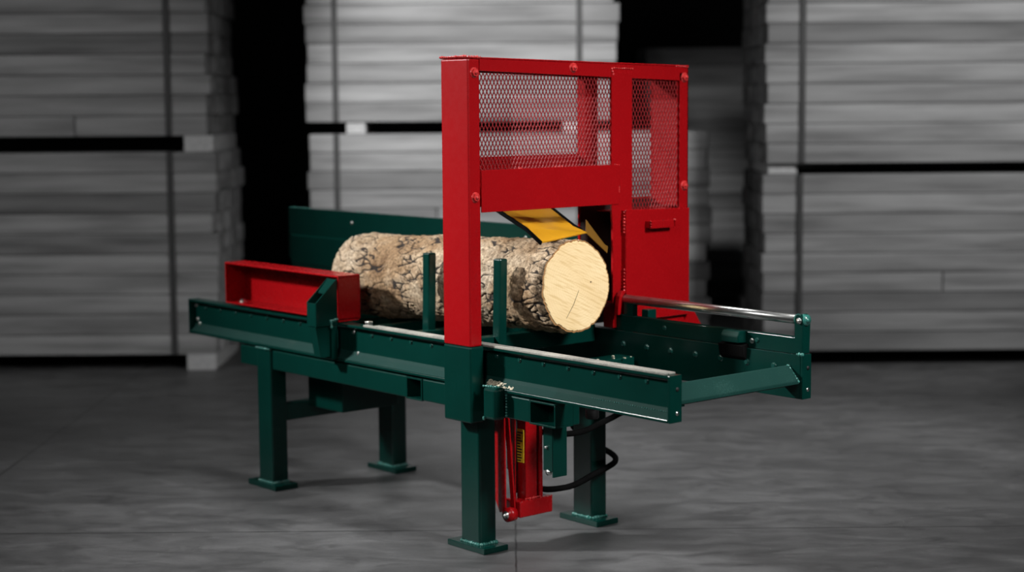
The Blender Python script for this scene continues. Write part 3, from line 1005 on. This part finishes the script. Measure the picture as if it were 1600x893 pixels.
lm, pts, ax, crk = make_log()
M_RIM = plain('inner_bark', (.30, .15, .05), .9)
log = lm.build('log', [M_BARK, M_RIM], local=(LC0 + LC1) / 2)
at_ = log.data.attributes.new('fissure', 'FLOAT', 'POINT')      # how deep the bark is split at each point
at_.data.foreach_set('value', crk)
tag(log, 'thick bark-covered log with pale sawn end, lying through the red frame', 'log')
b = bmesh.new()
cvt = b.verts.new(LC1 + ax * .004)
vs = [b.verts.new(p + ax * .0005) for p in pts]
v2 = [b.verts.new(LC1 + (p - LC1) * .99 + ax * .004) for p in pts]
v3 = [b.verts.new(LC1 + (p - LC1) * 1.012 + ax * .0012) for p in pts]
n = len(vs)
for i in range(n):
    b.faces.new((vs[i], vs[(i + 1) % n], v2[(i + 1) % n], v2[i]))
    b.faces.new((v2[i], v2[(i + 1) % n], cvt))
bmesh.ops.recalc_face_normals(b, faces=b.faces[:])
for v in v3: b.verts.remove(v)
m = MB(); m._merge(b)
cut = m.build('sawn_end', M_CUT, log, local=LC1)
cut['label'] = 'pale sawn end of the log'
# fine drying crack and a pin knot in the cut
ce = LC1 + ax * .0045


def on_cut(dy, dz, k=.0004):
    """a point on the tilted sawn face"""
    return (ce.x - (dy * ax.y + dz * ax.z) / ax.x + k, ce.y + dy, ce.z + dz)


def thin_mark(mb, a, c, w0, w1):
    b = bmesh.new()
    q = Vector((c[0] - a[0], c[1] - a[1])).normalized(); nn = (-q.y, q.x)
    P4 = [(a[0] + nn[0] * w0, a[1] + nn[1] * w0), (a[0] - nn[0] * w0, a[1] - nn[1] * w0), (c[0] - nn[0] * w1, c[1] - nn[1] * w1), (c[0] + nn[0] * w1, c[1] + nn[1] * w1)]
    f0 = [b.verts.new(on_cut(*p_)) for p_ in P4]; f1 = [b.verts.new(on_cut(*p_, -.002)) for p_ in P4]
    b.faces.new(f0); b.faces.new(f1[::-1])
    for i in range(4): b.faces.new((f0[i], f1[i], f1[(i + 1) % 4], f0[(i + 1) % 4]))
    bmesh.ops.recalc_face_normals(b, faces=b.faces[:])
    mb._merge(b)


m = MB()
thin_mark(m, (.012, -.018), (-.020, -.075), .0006, .0011)
thin_mark(m, (-.020, -.075), (-.062, -.128), .0011, .0007)
pk = on_cut(.082, .012, 0)
m.cyl((pk[0] - .002, pk[1], pk[2]), (pk[0] + .0006, pk[1], pk[2]), .0035, 10)
m.build('drying_crack', plain('crack_brown', (.10, .06, .025), .9), log)

# bits of bark and sawdust lying on the saw bed
chips = MB()
for i in range(9):
    x = random.uniform(-.60, -.50); y = random.uniform(-.0, .38)
    s = random.uniform(.003, .008)
    chips.box(x, x + s * 1.8, y, y + s, ZB + .081, ZB + .081 + s * .6, .0005)
o = chips.build('wood_chips', M_DUST); tag(o, 'scattered pale wood chips on the green bed below the sawn log end', 'wood chips', kind='stuff')

# ------------------------------------------------------------------ light
def area(name, loc, target, size, power, size_y=None, spread=None, col=(1, 1, 1)):
    l = bpy.data.lights.new(name, 'AREA')
    l.shape = 'RECTANGLE' if size_y else 'SQUARE'
    l.size = size
    if size_y: l.size_y = size_y
    l.energy = power
    l.color = col
    if spread: l.spread = R(spread)
    o = bpy.data.objects.new(name, l)
    COL.objects.link(o)
    o.location = loc
    dv = Vector(target) - Vector(loc)
    o.rotation_euler = dv.to_track_quat('-Z', 'Y').to_euler()
    return o


# ceiling lamp to the left of the machine (key), softer lamp to the right, added spots over the lumber aisle
area('lamp_key', (-4.9, -4.9, 4.3), (-1.0, -.1, 1.1), .45, 46, spread=40)
area('fill_side', (2.2, -5.2, 4.0), (-.8, 0, .9), 1.6, 12, spread=60)  # soft fill added to brighten the far rail and outward faces
area('lamp_end', (4.2, .5, 4.2), (-.6, .2, 1.0), .9, 40, spread=56)
area('lamp_top', (-1.0, .2, 5.2), (-1.0, .3, 0), 1.6, 20, spread=70)


def spot(name, loc, target, power, angle, blend, rad=.25):
    l = bpy.data.lights.new(name, 'SPOT')
    l.energy = power
    l.spot_size = R(angle)
    l.spot_blend = blend
    l.shadow_soft_size = rad
    o = bpy.data.objects.new(name, l)
    COL.objects.link(o)
    o.location = loc
    o.rotation_euler = (Vector(target) - Vector(loc)).to_track_quat('-Z', 'Y').to_euler()
    return o


spot('fill_middle_stack', hall(-.35, 8.6, 4.4), hall(-.2, 12.5, 1.9), 1400, 39, .7)  # added spot that makes the middle stack brightest
spot('fill_right_stack', hall(3.6, 8.2, 4.4), hall(2.7, 11.7, 1.5), 740, 50, .8)  # unseen spot, added to light this stack's front but not its end
spot('fill_left_stack', hall(-4.4, 8.2, 4.4), hall(-2.9, 11.7, 1.1), 230, 50, .8)  # weaker spot, also added, keeps the left stack darker
spot('fill_floor', hall(1.6, 8.4, 5.4), hall(1.35, 9.1, 0), 760, 52, 1.0, .5)  # added spot for the brighter pool of floor on the right
spot('fill_floor_back', hall(-1.6, 9.0, 5.4), hall(-1.5, 9.2, 0), 300, 42, 1.0, .5)  # second floor spot, added to lift the back left
w = bpy.data.worlds.new('world'); SC.world = w; w.use_nodes = True
bg = w.node_tree.nodes['Background']
bg.inputs['Color'].default_value = (.9, .95, 1, 1); bg.inputs['Strength'].default_value = .012

vs_ = SC.view_settings
vs_.view_transform = 'Standard'
vs_.look = 'None'
vs_.exposure = 0
vs_.gamma = 1
vs_.use_curve_mapping = False
